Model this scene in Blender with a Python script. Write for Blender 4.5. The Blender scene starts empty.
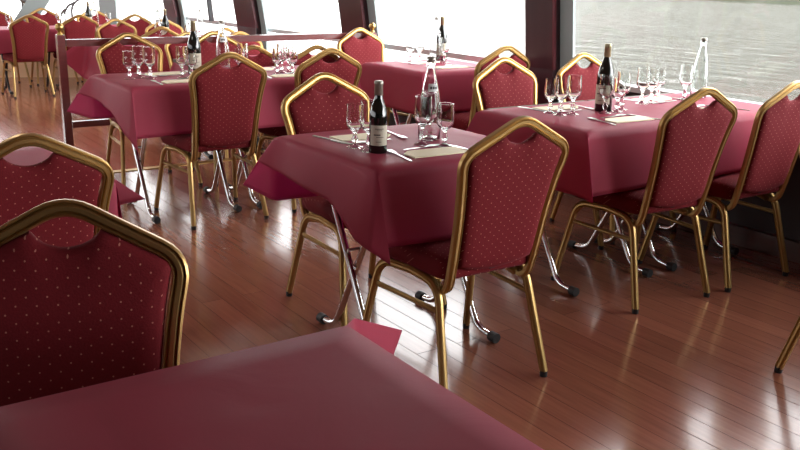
import bpy, math, random
from mathutils import Vector, Matrix
import mathutils
random.seed(7)
PI = math.pi
scene = bpy.context.scene
C = scene.collection

# ------------------------------------------------------------------ camera, sky, light, exposure
cam_d = bpy.data.cameras.new('camera')
cam = bpy.data.objects.new('camera', cam_d)
C.objects.link(cam)
_F = Vector((0.548, 0.791, -0.274)).normalized()
_R = Vector((0.825, -0.565, 0.020)); _R = (_R - _R.dot(_F) * _F).normalized()
_U = _R.cross(_F)
cam.matrix_world = Matrix(((_R.x, _U.x, -_F.x, 0), (_R.y, _U.y, -_F.y, 0), (_R.z, _U.z, -_F.z, 1.332), (0, 0, 0, 1)))
cam_d.sensor_width = 36.0
cam_d.lens = 885.7 / 800 * 36.0
cam_d.clip_start = 0.05
cam_d.clip_end = 2000
scene.camera = cam

vs = scene.view_settings
vs.view_transform = 'Standard'
vs.look = 'None'
vs.exposure = 0.4
vs.gamma = 1.0
vs.use_curve_mapping = False
try:
    scene.cycles.use_denoising = True
    scene.cycles.max_bounces = 14
    scene.cycles.transparent_max_bounces = 24
    scene.cycles.transmission_bounces = 10
    scene.cycles.caustics_reflective = False
    scene.cycles.sample_clamp_indirect = 6.0
except Exception:
    pass

# overcast sky, much brighter towards the sun's side ahead on the left of the window wall
world = bpy.data.worlds.new('sky')
scene.world = world
world.use_nodes = True
wn = world.node_tree.nodes; wl = world.node_tree.links
wn.clear()
wo = wn.new('ShaderNodeOutputWorld'); wb = wn.new('ShaderNodeBackground')
tc = wn.new('ShaderNodeTexCoord')
nrm = wn.new('ShaderNodeVectorMath'); nrm.operation = 'NORMALIZE'
# bright haze everywhere except low over the far bank, to the right of the picture
def wmath(op, a_, b_=None):
    q = wn.new('ShaderNodeMath'); q.operation = op
    for i_, v_ in enumerate((a_, b_)):
        if v_ is None: continue
        if isinstance(v_, (int, float)): q.inputs[i_].default_value = v_
        else: wl.new(v_, q.inputs[i_])
    return q.outputs[0]
def wstep(val, lo, hi, t0=0.0, t1=1.0):
    q = wn.new('ShaderNodeMapRange'); q.interpolation_type = 'SMOOTHSTEP'; wl.new(val, q.inputs['Value'])
    for k_, v_ in (('From Min', lo), ('From Max', hi), ('To Min', t0), ('To Max', t1)): q.inputs[k_].default_value = v_
    return q.outputs[0]
SKY_BRIGHT, SKY_BANK = 6.5, 0.95
dotp = wn.new('ShaderNodeVectorMath'); dotp.operation = 'DOT_PRODUCT'
_az = math.radians(76)          # bearing of the dull part, from +y towards +x
dotp.inputs[1].default_value = (math.sin(_az), math.cos(_az), 0.0)
sep = wn.new('ShaderNodeSeparateXYZ')
wl.new(tc.outputs['Generated'], nrm.inputs[0]); wl.new(nrm.outputs[0], dotp.inputs[0]); wl.new(nrm.outputs[0], sep.inputs[0])
lobe = wstep(dotp.outputs['Value'], 0.825, 0.862)
low = wstep(sep.outputs['Z'], 0.10, 0.45, 1.0, 0.0)
port = wstep(sep.outputs['X'], -0.45, -0.05, 1.0, 0.0)   # duller towards the port side
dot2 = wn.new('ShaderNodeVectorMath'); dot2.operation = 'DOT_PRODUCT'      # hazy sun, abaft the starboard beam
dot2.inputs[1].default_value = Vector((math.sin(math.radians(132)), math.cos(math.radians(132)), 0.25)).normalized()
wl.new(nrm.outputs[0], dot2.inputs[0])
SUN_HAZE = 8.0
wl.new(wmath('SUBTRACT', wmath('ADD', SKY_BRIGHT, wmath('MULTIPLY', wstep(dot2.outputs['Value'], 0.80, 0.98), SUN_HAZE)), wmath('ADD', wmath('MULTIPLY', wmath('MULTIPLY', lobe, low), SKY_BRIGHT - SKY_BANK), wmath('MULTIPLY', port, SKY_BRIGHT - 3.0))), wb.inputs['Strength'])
wb.inputs['Color'].default_value = (0.97, 0.985, 1.0, 1)
wl.new(wb.outputs[0], wo.inputs['Surface'])

def portal(loc, rot, sx, sy):
    l = bpy.data.lights.new('window_portal', 'AREA'); l.shape = 'RECTANGLE'; l.size = sx; l.size_y = sy
    l.cycles.is_portal = True
    o = bpy.data.objects.new('window_portal', l); o.location = loc; o.rotation_euler = rot; C.objects.link(o)
portal((4.02, 3.3, 1.35), (0, PI / 2, 0), 1.3, 15.5)
portal((-3.98, 3.3, 1.35), (0, -PI / 2, 0), 1.3, 15.5)

# ------------------------------------------------------------------ helpers
def link_nodes(nt, a, b): nt.links.new(a, b)

def base_mat(name, col, rough=0.5, metal=0.0, spec=0.5, **kw):
    m = bpy.data.materials.new(name); m.use_nodes = True
    b = m.node_tree.nodes['Principled BSDF']
    b.inputs['Base Color'].default_value = (*col, 1)
    b.inputs['Roughness'].default_value = rough
    b.inputs['Metallic'].default_value = metal
    b.inputs['Specular IOR Level'].default_value = spec
    for k, v in kw.items(): b.inputs[k].default_value = v
    return m

def noise_color(m, scale, c1, c2, coord='Object', stretch=(1, 1, 1), detail=4):
    nt = m.node_tree; n = nt.nodes; b = n['Principled BSDF']
    t = n.new('ShaderNodeTexCoord'); mp = n.new('ShaderNodeMapping'); mp.inputs['Scale'].default_value = stretch
    no = n.new('ShaderNodeTexNoise'); no.inputs['Scale'].default_value = scale; no.inputs['Detail'].default_value = detail
    mx = n.new('ShaderNodeMix'); mx.data_type = 'RGBA'
    mx.inputs['A'].default_value = (*c1, 1); mx.inputs['B'].default_value = (*c2, 1)
    nt.links.new(t.outputs[coord], mp.inputs[0]); nt.links.new(mp.outputs[0], no.inputs['Vector'])
    nt.links.new(no.outputs['Fac'], mx.inputs['Factor']); nt.links.new(mx.outputs['Result'], b.inputs['Base Color'])
    return mx

def add_bump(m, scale, strength, dist=0.01, stretch=(1, 1, 1), coord='Object', detail=3):
    nt = m.node_tree; n = nt.nodes; b = n['Principled BSDF']
    t = n.new('ShaderNodeTexCoord'); mp = n.new('ShaderNodeMapping'); mp.inputs['Scale'].default_value = stretch
    no = n.new('ShaderNodeTexNoise'); no.inputs['Scale'].default_value = scale; no.inputs['Detail'].default_value = detail
    bu = n.new('ShaderNodeBump'); bu.inputs['Strength'].default_value = strength; bu.inputs['Distance'].default_value = dist
    nt.links.new(t.outputs[coord], mp.inputs[0]); nt.links.new(mp.outputs[0], no.inputs['Vector'])
    nt.links.new(no.outputs['Fac'], bu.inputs['Height']); nt.links.new(bu.outputs[0], b.inputs['Normal'])
    return bu

M = {}
M['gold'] = base_mat('gold_metal', (0.46, 0.30, 0.115), 0.38, 0.85)
add_bump(M['gold'], 60, 0.12, 0.002)
M['chrome'] = base_mat('chrome', (0.75, 0.75, 0.76), 0.12, 1.0)
M['black_metal'] = base_mat('black_metal', (0.02, 0.02, 0.022), 0.4)
M['rubber'] = base_mat('black_rubber', (0.012, 0.012, 0.013), 0.6)
M['steel'] = base_mat('cutlery_steel', (0.60, 0.59, 0.57), 0.30, 1.0)
M['napkin'] = base_mat('beige_napkin', (0.88, 0.80, 0.60), 0.85)
add_bump(M['napkin'], 90, 0.25, 0.002)
M['brass'] = base_mat('polished_brass', (0.52, 0.36, 0.13), 0.3, 1.0)
M['rail_wood'] = base_mat('varnished_rail_wood', (0.085, 0.022, 0.018), 0.22, 0.0, 0.6)
noise_color(M['rail_wood'], 6, (0.095, 0.018, 0.018), (0.16, 0.034, 0.032), stretch=(1, 1, 8))
M['dark_panel'] = base_mat('dark_panel', (0.028, 0.014, 0.014), 0.5)
add_bump(M['dark_panel'], 200, 0.1, 0.002)
M['pillar_wood'] = base_mat('dark_pillar_wood', (0.040, 0.013, 0.017), 0.28)
noise_color(M['pillar_wood'], 5, (0.030, 0.010, 0.013), (0.055, 0.018, 0.022), stretch=(3, 3, 0.6))
M['red_trim'] = base_mat('red_trim', (0.11, 0.012, 0.02), 0.35)
M['grey_frame'] = base_mat('grey_painted_frame', (0.30, 0.36, 0.36), 0.45)
M['sill'] = base_mat('grey_sill', (0.62, 0.64, 0.65), 0.4)
M['ceiling'] = base_mat('cream_ceiling', (0.75, 0.73, 0.68), 0.8)
M['cream_panel'] = base_mat('pale_wood_panel', (0.58, 0.42, 0.24), 0.5)
noise_color(M['cream_panel'], 4, (0.74, 0.54, 0.32), (0.86, 0.66, 0.42), stretch=(8, 8, 0.6))
M['underside'] = base_mat('tabletop_laminate', (0.10, 0.06, 0.045), 0.6)
M['baseboard'] = base_mat('baseboard_wood', (0.10, 0.040, 0.028), 0.35)
noise_color(M['baseboard'], 7, (0.075, 0.03, 0.02), (0.13, 0.05, 0.035), stretch=(8, .6, 8))

def glass_mat(name, col=(1, 1, 1), rough=0.0, ior=1.45):
    m = bpy.data.materials.new(name); m.use_nodes = True
    nt = m.node_tree; n = nt.nodes; n.clear()
    o = n.new('ShaderNodeOutputMaterial'); g = n.new('ShaderNodeBsdfGlass')
    g.inputs['Color'].default_value = (*col, 1); g.inputs['Roughness'].default_value = rough; g.inputs['IOR'].default_value = ior
    nt.links.new(g.outputs[0], o.inputs['Surface'])
    return m
M['glass'] = glass_mat('clear_glass', (0.98, 0.99, 0.985))
M['water_glass'] = glass_mat('clear_glass_bottle', (0.97, 0.985, 0.98), 0.0, 1.38)
M['bottle_glass'] = base_mat('dark_bottle_glass', (0.006, 0.009, 0.007), 0.06, 0.0, 0.8)
M['bottle_label'] = base_mat('cream_paper_label', (0.52, 0.48, 0.38), 0.7)
M['label_ink'] = base_mat('dark_ink', (0.05, 0.04, 0.04), 0.7)
M['capsule_green'] = base_mat('bottle_capsule_gold_green', (0.36, 0.33, 0.20), 0.35, 0.6)
M['capsule_grey'] = base_mat('bottle_capsule_grey', (0.30, 0.28, 0.24), 0.35, 0.6)
M['white_label'] = base_mat('white_label', (0.72, 0.72, 0.72), 0.6)

def pane_mat():
    m = bpy.data.materials.new('window_glass'); m.use_nodes = True
    nt = m.node_tree; n = nt.nodes; n.clear()
    o = n.new('ShaderNodeOutputMaterial'); mx = n.new('ShaderNodeMixShader')
    t = n.new('ShaderNodeBsdfTransparent'); g = n.new('ShaderNodeBsdfGlossy'); lw = n.new('ShaderNodeLayerWeight'); lw.inputs['Blend'].default_value = 0.5; pw = n.new('ShaderNodeMath'); pw.operation = 'POWER'; pw.inputs[1].default_value = 5.0; f = n.new('ShaderNodeMath'); f.operation = 'MULTIPLY_ADD'; f.inputs[1].default_value = 0.9; f.inputs[2].default_value = 0.05; nt.links.new(lw.outputs['Facing'], pw.inputs[0]); nt.links.new(pw.outputs[0], f.inputs[0])
    g.inputs['Roughness'].default_value = 0.0;
    t.inputs['Color'].default_value = (0.985, 0.985, 0.975, 1)
    nt.links.new(f.outputs[0], mx.inputs[0]); nt.links.new(t.outputs[0], mx.inputs[1]); nt.links.new(g.outputs[0], mx.inputs[2])
    nt.links.new(mx.outputs[0], o.inputs['Surface'])
    return m
M['pane'] = pane_mat()

# burgundy upholstery with small pale dots on a staggered lattice
def fabric_mat():
    m = base_mat('dotted_burgundy_fabric', (0.20, 0.028, 0.045), 0.8, 0.0, 0.12)
    nt = m.node_tree; n = nt.nodes; b = n['Principled BSDF']; L = nt.links.new
    b.inputs['Sheen Weight'].default_value = 0.08
    b.inputs['Sheen Roughness'].default_value = 0.4
    b.inputs['Sheen Tint'].default_value = (0.9, 0.35, 0.4, 1)
    t = n.new('ShaderNodeTexCoord'); s = n.new('ShaderNodeSeparateXYZ'); L(t.outputs['Object'], s.inputs[0])
    def mth(op, a, bb=None, c=None):
        q = n.new('ShaderNodeMath'); q.operation = op
        for i, v in enumerate((a, bb, c)):
            if v is None: continue
            if isinstance(v, (int, float)): q.inputs[i].default_value = v
            else: L(v, q.inputs[i])
        return q.outputs[0]
    zy = mth('ADD', mth('MULTIPLY', s.outputs['Z'], 1.25), s.outputs['Y'])
    p, r = 0.036, 0.030
    def cell(ox, oy):
        u = mth('SUBTRACT', mth('FRACT', mth('ADD', mth('DIVIDE', s.outputs['X'], p), ox)), 0.5)
        v = mth('SUBTRACT', mth('FRACT', mth('ADD', mth('DIVIDE', zy, r), oy)), 0.5)
        u = mth('MULTIPLY', u, p); v = mth('MULTIPLY', v, r)
        d = mth('SQRT', mth('ADD', mth('MULTIPLY', u, u), mth('MULTIPLY', v, v)))
        return mth('LESS_THAN', d, 0.0016)
    dots = mth('MAXIMUM', cell(0.13, 0.2), cell(0.63, 0.7))
    no = n.new('ShaderNodeTexNoise'); no.inputs['Scale'].default_value = 260; no.inputs['Detail'].default_value = 2
    L(t.outputs['Object'], no.inputs['Vector'])
    mx0 = n.new('ShaderNodeMix'); mx0.data_type = 'RGBA'
    mx0.inputs['A'].default_value = (0.110, 0.0085, 0.012, 1); mx0.inputs['B'].default_value = (0.172, 0.015, 0.020, 1)
    L(no.outputs['Fac'], mx0.inputs['Factor'])
    mx = n.new('ShaderNodeMix'); mx.data_type = 'RGBA'; mx.inputs['B'].default_value = (0.42, 0.17, 0.13, 1)
    L(dots, mx.inputs['Factor']); L(mx0.outputs['Result'], mx.inputs['A']); L(mx.outputs['Result'], b.inputs['Base Color'])
    bu = n.new('ShaderNodeBump'); bu.inputs['Strength'].default_value = 0.35; bu.inputs['Distance'].default_value = 0.002
    L(no.outputs['Fac'], bu.inputs['Height']); L(bu.outputs[0], b.inputs['Normal'])
    return m
M['fabric'] = fabric_mat()

# satin burgundy tablecloth, lets some light through
def cloth_mat():
    m = base_mat('burgundy_tablecloth', (0.24, 0.045, 0.080), 0.50, 0.0, 0.18)
    nt = m.node_tree; n = nt.nodes; b = n['Principled BSDF']; L = nt.links.new
    b.inputs['Sheen Weight'].default_value = 0.0
    noise_color(m, 3.0, (0.38, 0.060, 0.098), (0.46, 0.076, 0.120))
    t = n.new('ShaderNodeTexCoord')
    n1 = n.new('ShaderNodeTexNoise'); n1.inputs['Scale'].default_value = 5.5; n1.inputs['Detail'].default_value = 5
    n1.inputs['Distortion'].default_value = 0.8
    n2 = n.new('ShaderNodeTexNoise'); n2.inputs['Scale'].default_value = 420
    L(t.outputs['Object'], n1.inputs['Vector']); L(t.outputs['Object'], n2.inputs['Vector'])
    b1 = n.new('ShaderNodeBump'); b1.inputs['Strength'].default_value = 0.3; b1.inputs['Distance'].default_value = 0.015
    b2 = n.new('ShaderNodeBump'); b2.inputs['Strength'].default_value = 0.15; b2.inputs['Distance'].default_value = 0.001
    L(n1.outputs['Fac'], b1.inputs['Height']); L(n2.outputs['Fac'], b2.inputs['Height'])
    L(b1.outputs[0], b2.inputs['Normal']); L(b2.outputs[0], b.inputs['Normal'])
    tr = n.new('ShaderNodeBsdfTranslucent'); tr.inputs['Color'].default_value = (0.85, 0.17, 0.46, 1)
    mx = n.new('ShaderNodeMixShader'); mx.inputs[0].default_value = 0.38
    o = n['Material Output']
    L(b.outputs[0], mx.inputs[1]); L(tr.outputs[0], mx.inputs[2]); L(mx.outputs[0], o.inputs['Surface'])
    return m
M['cloth'] = cloth_mat()

# varnished plank floor, planks run along y
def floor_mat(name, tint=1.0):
    m = base_mat(name, (0.2, 0.08, 0.05), 0.2, 0.0, 0.6)
    nt = m.node_tree; n = nt.nodes; b = n['Principled BSDF']; L = nt.links.new
    t = n.new('ShaderNodeTexCoord'); mp = n.new('ShaderNodeMapping'); mp.inputs['Rotation'].default_value = (0, 0, PI / 2)
    L(t.outputs['Object'], mp.inputs[0])
    br = n.new('ShaderNodeTexBrick')
    br.inputs['Scale'].default_value = 1.0
    br.inputs['Brick Width'].default_value = 2.4
    br.inputs['Row Height'].default_value = 0.092
    br.inputs['Mortar Size'].default_value = 0.0017
    br.inputs['Mortar Smooth'].default_value = 0.3
    br.offset = 0.37
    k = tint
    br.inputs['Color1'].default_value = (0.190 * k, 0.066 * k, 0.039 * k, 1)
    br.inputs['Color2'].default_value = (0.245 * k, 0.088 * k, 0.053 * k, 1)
    br.inputs['Mortar'].default_value = (0.09, 0.034, 0.022, 1)
    L(mp.outputs[0], br.inputs['Vector'])
    mp2 = n.new('ShaderNodeMapping'); mp2.inputs['Scale'].default_value = (22, 1.2, 1)
    L(t.outputs['Object'], mp2.inputs[0])
    gr = n.new('ShaderNodeTexNoise'); gr.inputs['Scale'].default_value = 3.0; gr.inputs['Detail'].default_value = 6
    L(mp2.outputs[0], gr.inputs['Vector'])
    mr = n.new('ShaderNodeMapRange'); mr.inputs['To Min'].default_value = 0.70; mr.inputs['To Max'].default_value = 1.3
    L(gr.outputs['Fac'], mr.inputs['Value'])
    mul = n.new('ShaderNodeVectorMath'); mul.operation = 'MULTIPLY'
    L(br.outputs['Color'], mul.inputs[0]); L(mr.outputs[0], mul.inputs[1]); L(mul.outputs[0], b.inputs['Base Color'])
    n3 = n.new('ShaderNodeTexNoise'); n3.inputs['Scale'].default_value = 90; n3.inputs['Detail'].default_value = 3
    L(t.outputs['Object'], n3.inputs['Vector'])
    mr2 = n.new('ShaderNodeMapRange'); mr2.inputs['To Min'].default_value = 0.16; mr2.inputs['To Max'].default_value = 0.27
    L(n3.outputs['Fac'], mr2.inputs['Value']); L(mr2.outputs[0], b.inputs['Roughness'])
    b1 = n.new('ShaderNodeBump'); b1.inputs['Strength'].default_value = 0.3; b1.inputs['Distance'].default_value = 0.001; b1.invert = True
    L(br.outputs['Fac'], b1.inputs['Height'])
    b2 = n.new('ShaderNodeBump'); b2.inputs['Strength'].default_value = 0.12; b2.inputs['Distance'].default_value = 0.002
    L(n3.outputs['Fac'], b2.inputs['Height']); L(b1.outputs[0], b2.inputs['Normal']); L(b2.outputs[0], b.inputs['Normal'])
    inv = n.new('ShaderNodeMath'); inv.operation = 'SUBTRACT'; inv.inputs[0].default_value = 0.42; L(br.outputs['Fac'], inv.inputs[1]); L(inv.outputs[0], b.inputs['Coat Weight'])
    hs = n.new('ShaderNodeMath'); hs.operation = 'MULTIPLY'; hs.inputs[1].default_value = 0.7; L(inv.outputs[0], hs.inputs[0]); L(hs.outputs[0], b.inputs['Specular IOR Level'])
    b.inputs['Coat Roughness'].default_value = 0.12
    return m
M['floor'] = floor_mat('plank_floor')
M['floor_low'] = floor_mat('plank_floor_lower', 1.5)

def water_mat():
    m = base_mat('river_water', (0.065, 0.060, 0.045), 0.10, 0.0, 0.5, IOR=1.33)
    nt = m.node_tree; n = nt.nodes; b = n['Principled BSDF']; L = nt.links.new
    t = n.new('ShaderNodeTexCoord')
    mp = n.new('ShaderNodeMapping'); mp.inputs['Rotation'].default_value = (0, 0, math.radians(55 - 90)); mp.inputs['Scale'].default_value = (1.0, 0.38, 1)
    n1 = n.new('ShaderNodeTexNoise'); n1.inputs['Scale'].default_value = 1.3; n1.inputs['Detail'].default_value = 6; n1.inputs['Roughness'].default_value = 0.7
    n1.inputs['Distortion'].default_value = 0.5
    L(t.outputs['Object'], mp.inputs[0]); L(mp.outputs[0], n1.inputs['Vector'])
    bu = n.new('ShaderNodeBump'); bu.inputs['Strength'].default_value = 1.0; bu.inputs['Distance'].default_value = 0.9
    L(n1.outputs['Fac'], bu.inputs['Height']); L(bu.outputs[0], b.inputs['Normal'])
    return m
M['water'] = water_mat()
M['bank'] = base_mat('grassy_bank', (0.16, 0.22, 0.07), 0.9)
noise_color(M['bank'], 1.2, (0.020, 0.027, 0.012), (0.048, 0.055, 0.028), detail=8)

class MB:
    """collects raw geometry for one mesh object"""
    def __init__(s): s.v = []; s.f = []
    def add(s, vs_, fs_):
        o = len(s.v); s.v += [tuple(v) for v in vs_]; s.f += [tuple(i + o for i in f) for f in fs_]
    def box(s, x0, x1, y0, y1, z0, z1, mat=None):
        vv = [(x0, y0, z0), (x1, y0, z0), (x1, y1, z0), (x0, y1, z0), (x0, y0, z1), (x1, y0, z1), (x1, y1, z1), (x0, y1, z1)]
        if mat is not None: vv = [mat @ Vector(p) for p in vv]
        s.add(vv, [(0, 3, 2, 1), (4, 5, 6, 7), (0, 1, 5, 4), (1, 2, 6, 5), (2, 3, 7, 6), (3, 0, 4, 7)])
    def rings(s, rr, closed=True, cap0=True, cap1=True):
        n = len(rr[0]); o = len(s.v)
        for r in rr: s.v += [tuple(p) for p in r]
        for i in range(len(rr) - 1):
            for j in range(n if closed else n - 1):
                k = (j + 1) % n
                s.f.append((o + i * n + j, o + i * n + k, o + (i + 1) * n + k, o + (i + 1) * n + j))
        if cap0: s.f.append(tuple(o + j for j in reversed(range(n))))
        if cap1: s.f.append(tuple(o + (len(rr) - 1) * n + j for j in range(n)))
    def sweep(s, path, prof, ref, cap=True):
        """sweep profile (a,b) along path; a runs along cross(b_dir, tangent), b along ref"""
        path = [Vector(p) for p in path]; ref = Vector(ref); rr = []
        for i, p in enumerate(path):
            t = (path[min(i + 1, len(path) - 1)] - path[max(i - 1, 0)]).normalized()
            b = (ref - ref.dot(t) * t).normalized(); a = b.cross(t)
            k = 1.0
            if 0 < i < len(path) - 1:
                d1 = (path[i] - path[i - 1]).normalized(); c = max(0.5, d1.dot(t)); k = 1 / c
            rr.append([p + a * (x * k) + b * y for x, y in prof])
        s.rings(rr, True, cap, cap)
    def lathe(s, prof, n=20, loc=(0, 0, 0), wob=None):
        rr = []
        for r, z in prof:
            rr.append([(loc[0] + max(r, 1e-5) * math.cos(2 * PI * j / n), loc[1] + max(r, 1e-5) * math.sin(2 * PI * j / n), loc[2] + z) for j in range(n)])
        s.rings(rr, True, False, False)
    def build(s, name, mat, parent=None, sharp=35, smooth=True):
        me = bpy.data.meshes.new(name); me.from_pydata(s.v, [], s.f); me.validate(); me.update()
        if mat: me.materials.append(mat)
        if smooth:
            me.shade_smooth()
            try: me.set_sharp_from_angle(angle=math.radians(sharp))
            except Exception: pass
        else: me.shade_flat()
        o = bpy.data.objects.new(name, me); C.objects.link(o)
        if parent: o.parent = parent
        return o

def empty(name, loc=(0, 0, 0), rz=0):
    o = bpy.data.objects.new(name, None); o.location = loc; o.rotation_euler = (0, 0, rz); o.empty_display_size = 0.1
    C.objects.link(o); return o
def tag(o, label, cat, group=None, kind=None):
    o['label'] = label; o['category'] = cat
    if group: o['group'] = group
    if kind: o['kind'] = kind
    return o
def struct(o): o['kind'] = 'structure'; return o
KIDS = {}
def copy_tree(o, parent=None):
    c = o.copy(); C.objects.link(c)
    if parent is not None: c.parent = parent
    for ch in o.children: copy_tree(ch, c)
    return c
def fillet(pts, r, n=5):
    pts = [Vector(p) for p in pts]; out = [pts[0]]
    for i in range(1, len(pts) - 1):
        a, b, c = pts[i - 1], pts[i], pts[i + 1]
        rr = r[i - 1] if isinstance(r, (list, tuple)) else r
        u = (a - b); v = (c - b); d = min(rr, u.length * .48, v.length * .48)
        p = b + u.normalized() * d; q = b + v.normalized() * d
        for k in range(n + 1):
            t = k / n; out.append((1 - t) ** 2 * p + 2 * t * (1 - t) * b + t * t * q)
    out.append(pts[-1]); return out
def circ(r, n=10): return [(r * math.cos(2 * PI * j / n), r * math.sin(2 * PI * j / n)) for j in range(n)]

# ------------------------------------------------------------------ the room
LOW = -0.126
b = MB(); b.box(-4.2, 4.25, -4.5, 5.91, -0.08, 0.0); struct(b.build('floor', M['floor'], smooth=False))
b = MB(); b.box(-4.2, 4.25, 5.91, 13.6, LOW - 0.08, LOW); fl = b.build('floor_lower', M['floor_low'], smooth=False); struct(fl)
b = MB(); b.box(-4.2, 4.25, 5.89, 5.925, LOW, 0.004); b.box(-4.2, 4.25, 5.872, 5.93, -0.001, 0.005)
struct(b.build('trim_1', M['brass'], smooth=False))
b = MB(); b.box(-4.3, 4.3, -4.6, 13.7, 2.12, 2.2); struct(b.build('ceiling', M['ceiling'], smooth=False))

# right wall: dark panelling below the windows, a sill, pillars that lean inwards as they rise
b = MB(); b.box(4.0, 4.06, -4.5, 4.29, LOW, 0.705); b.box(4.0, 4.12, 4.29, 11.0, LOW, 0.40); struct(b.build('wall_right', M['dark_panel'], smooth=False))
b = MB(); b.box(3.965, 4.0, -4.5, 5.87, 0.0, 0.10); struct(b.build('baseboard_right', M['baseboard'], smooth=False))
b = MB(); b.box(3.955, 4.05, -4.5, 4.29, 0.705, 0.735); b.box(3.99, 4.13, 4.29, 11.0, 0.40, 0.42); b.box(4.05, 4.09, 4.29, 11.0, 0.735, 0.775); struct(b.build('window_1', M['sill'], smooth=False)); 
def lean_box(mb, x0, x1, y0, y1, z0, z1, lx, ly=0.0):
    dx = -lx * (z1 - z0); dy = ly * (z1 - z0)
    vv = [(x0, y0, z0), (x1, y0, z0), (x1, y1, z0), (x0, y1, z0), (x0 + dx, y0 + dy, z1), (x1 + dx, y0 + dy, z1), (x1 + dx, y1 + dy, z1), (x0 + dx, y1 + dy, z1)]
    mb.add(vv, [(0, 3, 2, 1), (4, 5, 6, 7), (0, 1, 5, 4), (1, 2, 6, 5), (2, 3, 7, 6), (3, 0, 4, 7)])
pillars = [(-2.2, -1.86, .12), (1.05, 1.40, .10), (4.04, 4.29, .09), (6.22, 6.58, .15), (8.27, 8.72, .16), (10.45, 10.8, .17)]
for i, (y0, y1, ln) in enumerate(pillars):
    wx = 3.93
    b = MB(); lean_box(b, wx, 4.01, y0, y1, 0.77, 2.14, ln); b.box(wx, 4.01, y0, y1, 0.0 if y0 < 5.9 else LOW, 0.77)
    p = b.build('wall_right_pillar', M['pillar_wood'], smooth=False); struct(p)
    b = MB(); lean_box(b, 3.985, 4.005, y0 - .115, y0 - .006, 0.77, 2.14, ln); b.box(3.985, 4.005, y0 - .115, y0 - .006, .42, .77); q = b.build('window_frame', M['grey_frame'], p, smooth=False)
    b = MB(); lean_box(b, wx - .004, 3.95, y0 - .008, y0 + .004, 0.77, 2.14, ln); b.build('edge_trim', M['red_trim'], p, smooth=False)
def mullion(y, ly, w=.03, lx=.1):
    b = MB(); lean_box(b, 3.99, 4.04, y, y + w, 0.77, 2.14, lx, ly); return b
n_pane = 0
for i, (y0, y1) in enumerate(((-4.4, -2.32), (-1.86, .93), (1.40, 3.92), (4.29, 6.10), (6.58, 8.15), (8.72, 10.33))):
    b = MB(); zb = .735 if y0 < 4 else .42; b.add([(4.03, y0, zb), (4.03, y1, zb), (3.87, y1, 2.13), (3.87, y0, 2.13)], [(0, 1, 2, 3)])
    w = b.build('window_%d' % (i + 2), M['pane'], smooth=False); struct(w)
    if i == 5:
        mb = mullion(y0 + .85, -.15, .035, .16); mb.build('mullion', M['black_metal'], w, smooth=False)
b = MB(); b.box(3.75, 4.12, -4.5, 11.0, 2.03, 2.14); struct(b.build('trim_2', M['pillar_wood'], smooth=False))

def added_fill_lamp(x, y, label):  # made-up lamp, out of view, added to brighten table tops from above
    o = empty('added_fill_lamp', (x, y, 2.12))
    b = MB(); b.lathe([(0, 0), (.19, 0), (.19, -.03), (.165, -.035), (.16, -.02), (0, -.02)], 28); b.build('frame', M['grey_frame'], o)
    l = bpy.data.lights.new('fill_light', 'AREA'); l.shape = 'DISK'; l.size = .30; l.energy = FILL_LAMP_W; l.color = (1.0, .95, .88)
    q = bpy.data.objects.new('fill_light', l); q.location = (0, 0, -.04); C.objects.link(q); q.parent = o
    tag(o, label, 'ceiling lamp', 'added fill lamps over the tables')
FILL_LAMP_W = 7.0
for i_, (x_, n_) in enumerate(((.4, 'left'), (2.7, 'right'))):
    for y_, m_ in ((3.9, 'centre tables'), (6.2, 'rail'), (8.2, 'forward tables'), (11.4, 'farthest tables')):
        added_fill_lamp(x_, y_, 'added round fill lamp, out of view above the %s, %s row' % (m_, n_))

# bow: curved front wall of pale panelling with windows
bow = [(4.02, 10.9), (3.86, 11.75), (3.35, 12.45), (2.5, 12.85), (1.1, 13.1), (-1.0, 13.2), (-4.1, 13.2)]
def wallstrip(mb, pts, z0, z1, th=.08):
    for (ax, ay), (bx, by) in zip(pts[:-1], pts[1:]):
        d = Vector((bx - ax, by - ay)).normalized(); nx, ny = d.y * th, -d.x * th
        mb.add([(ax, ay, z0), (bx, by, z0), (bx + nx, by + ny, z0), (ax + nx, ay + ny, z0), (ax, ay, z1), (bx, by, z1), (bx + nx, by + ny, z1), (ax + nx, ay + ny, z1)],
               [(0, 3, 2, 1), (4, 5, 6, 7), (0, 1, 5, 4), (1, 2, 6, 5), (2, 3, 7, 6), (3, 0, 4, 7)])
b = MB(); wallstrip(b, bow, LOW, .45); struct(b.build('wall_front', M['cream_panel'], smooth=False))
b = MB(); wallstrip(b, bow, .45, .50, .12); struct(b.build('trim_3', M['grey_frame'], smooth=False))
b = MB()
for (ax, ay), (bx, by) in zip(bow[:-1], bow[1:]):
    b.add([(ax, ay, .5), (bx, by, .5), (bx, by - .15, 2.12), (ax, ay - .15, 2.12)], [(0, 1, 2, 3)])
w = b.build('window_8', M['pane'], smooth=False); struct(w)
def post_at(x, y, hw, ang, lean, name='window_frame'):
    m_ = Matrix.Translation((x, y, .5)) @ Matrix.Rotation(ang, 4, 'Z')
    b = MB(); vv = []
    for z, s in ((0, 0), (1.62, 1)):
        for (px, py) in ((-hw, -.05), (hw, -.05), (hw, .05), (-hw, .05)): vv.append(m_ @ Vector((px + lean * s, py, z)))
    b.add(vv, [(0, 3, 2, 1), (4, 5, 6, 7), (0, 1, 5, 4), (1, 2, 6, 5), (2, 3, 7, 6), (3, 0, 4, 7)])
    return b.build(name, M['grey_frame'], w, smooth=False)
post_at(3.62, 12.05, .115, math.radians(-40), 0.0)
post_at(2.62, 12.74, .14, math.radians(-18), 1.15)
post_at(0.2, 13.05, .10, 0, 0)
post_at(-2.2, 13.1, .10, 0, 0)

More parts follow.
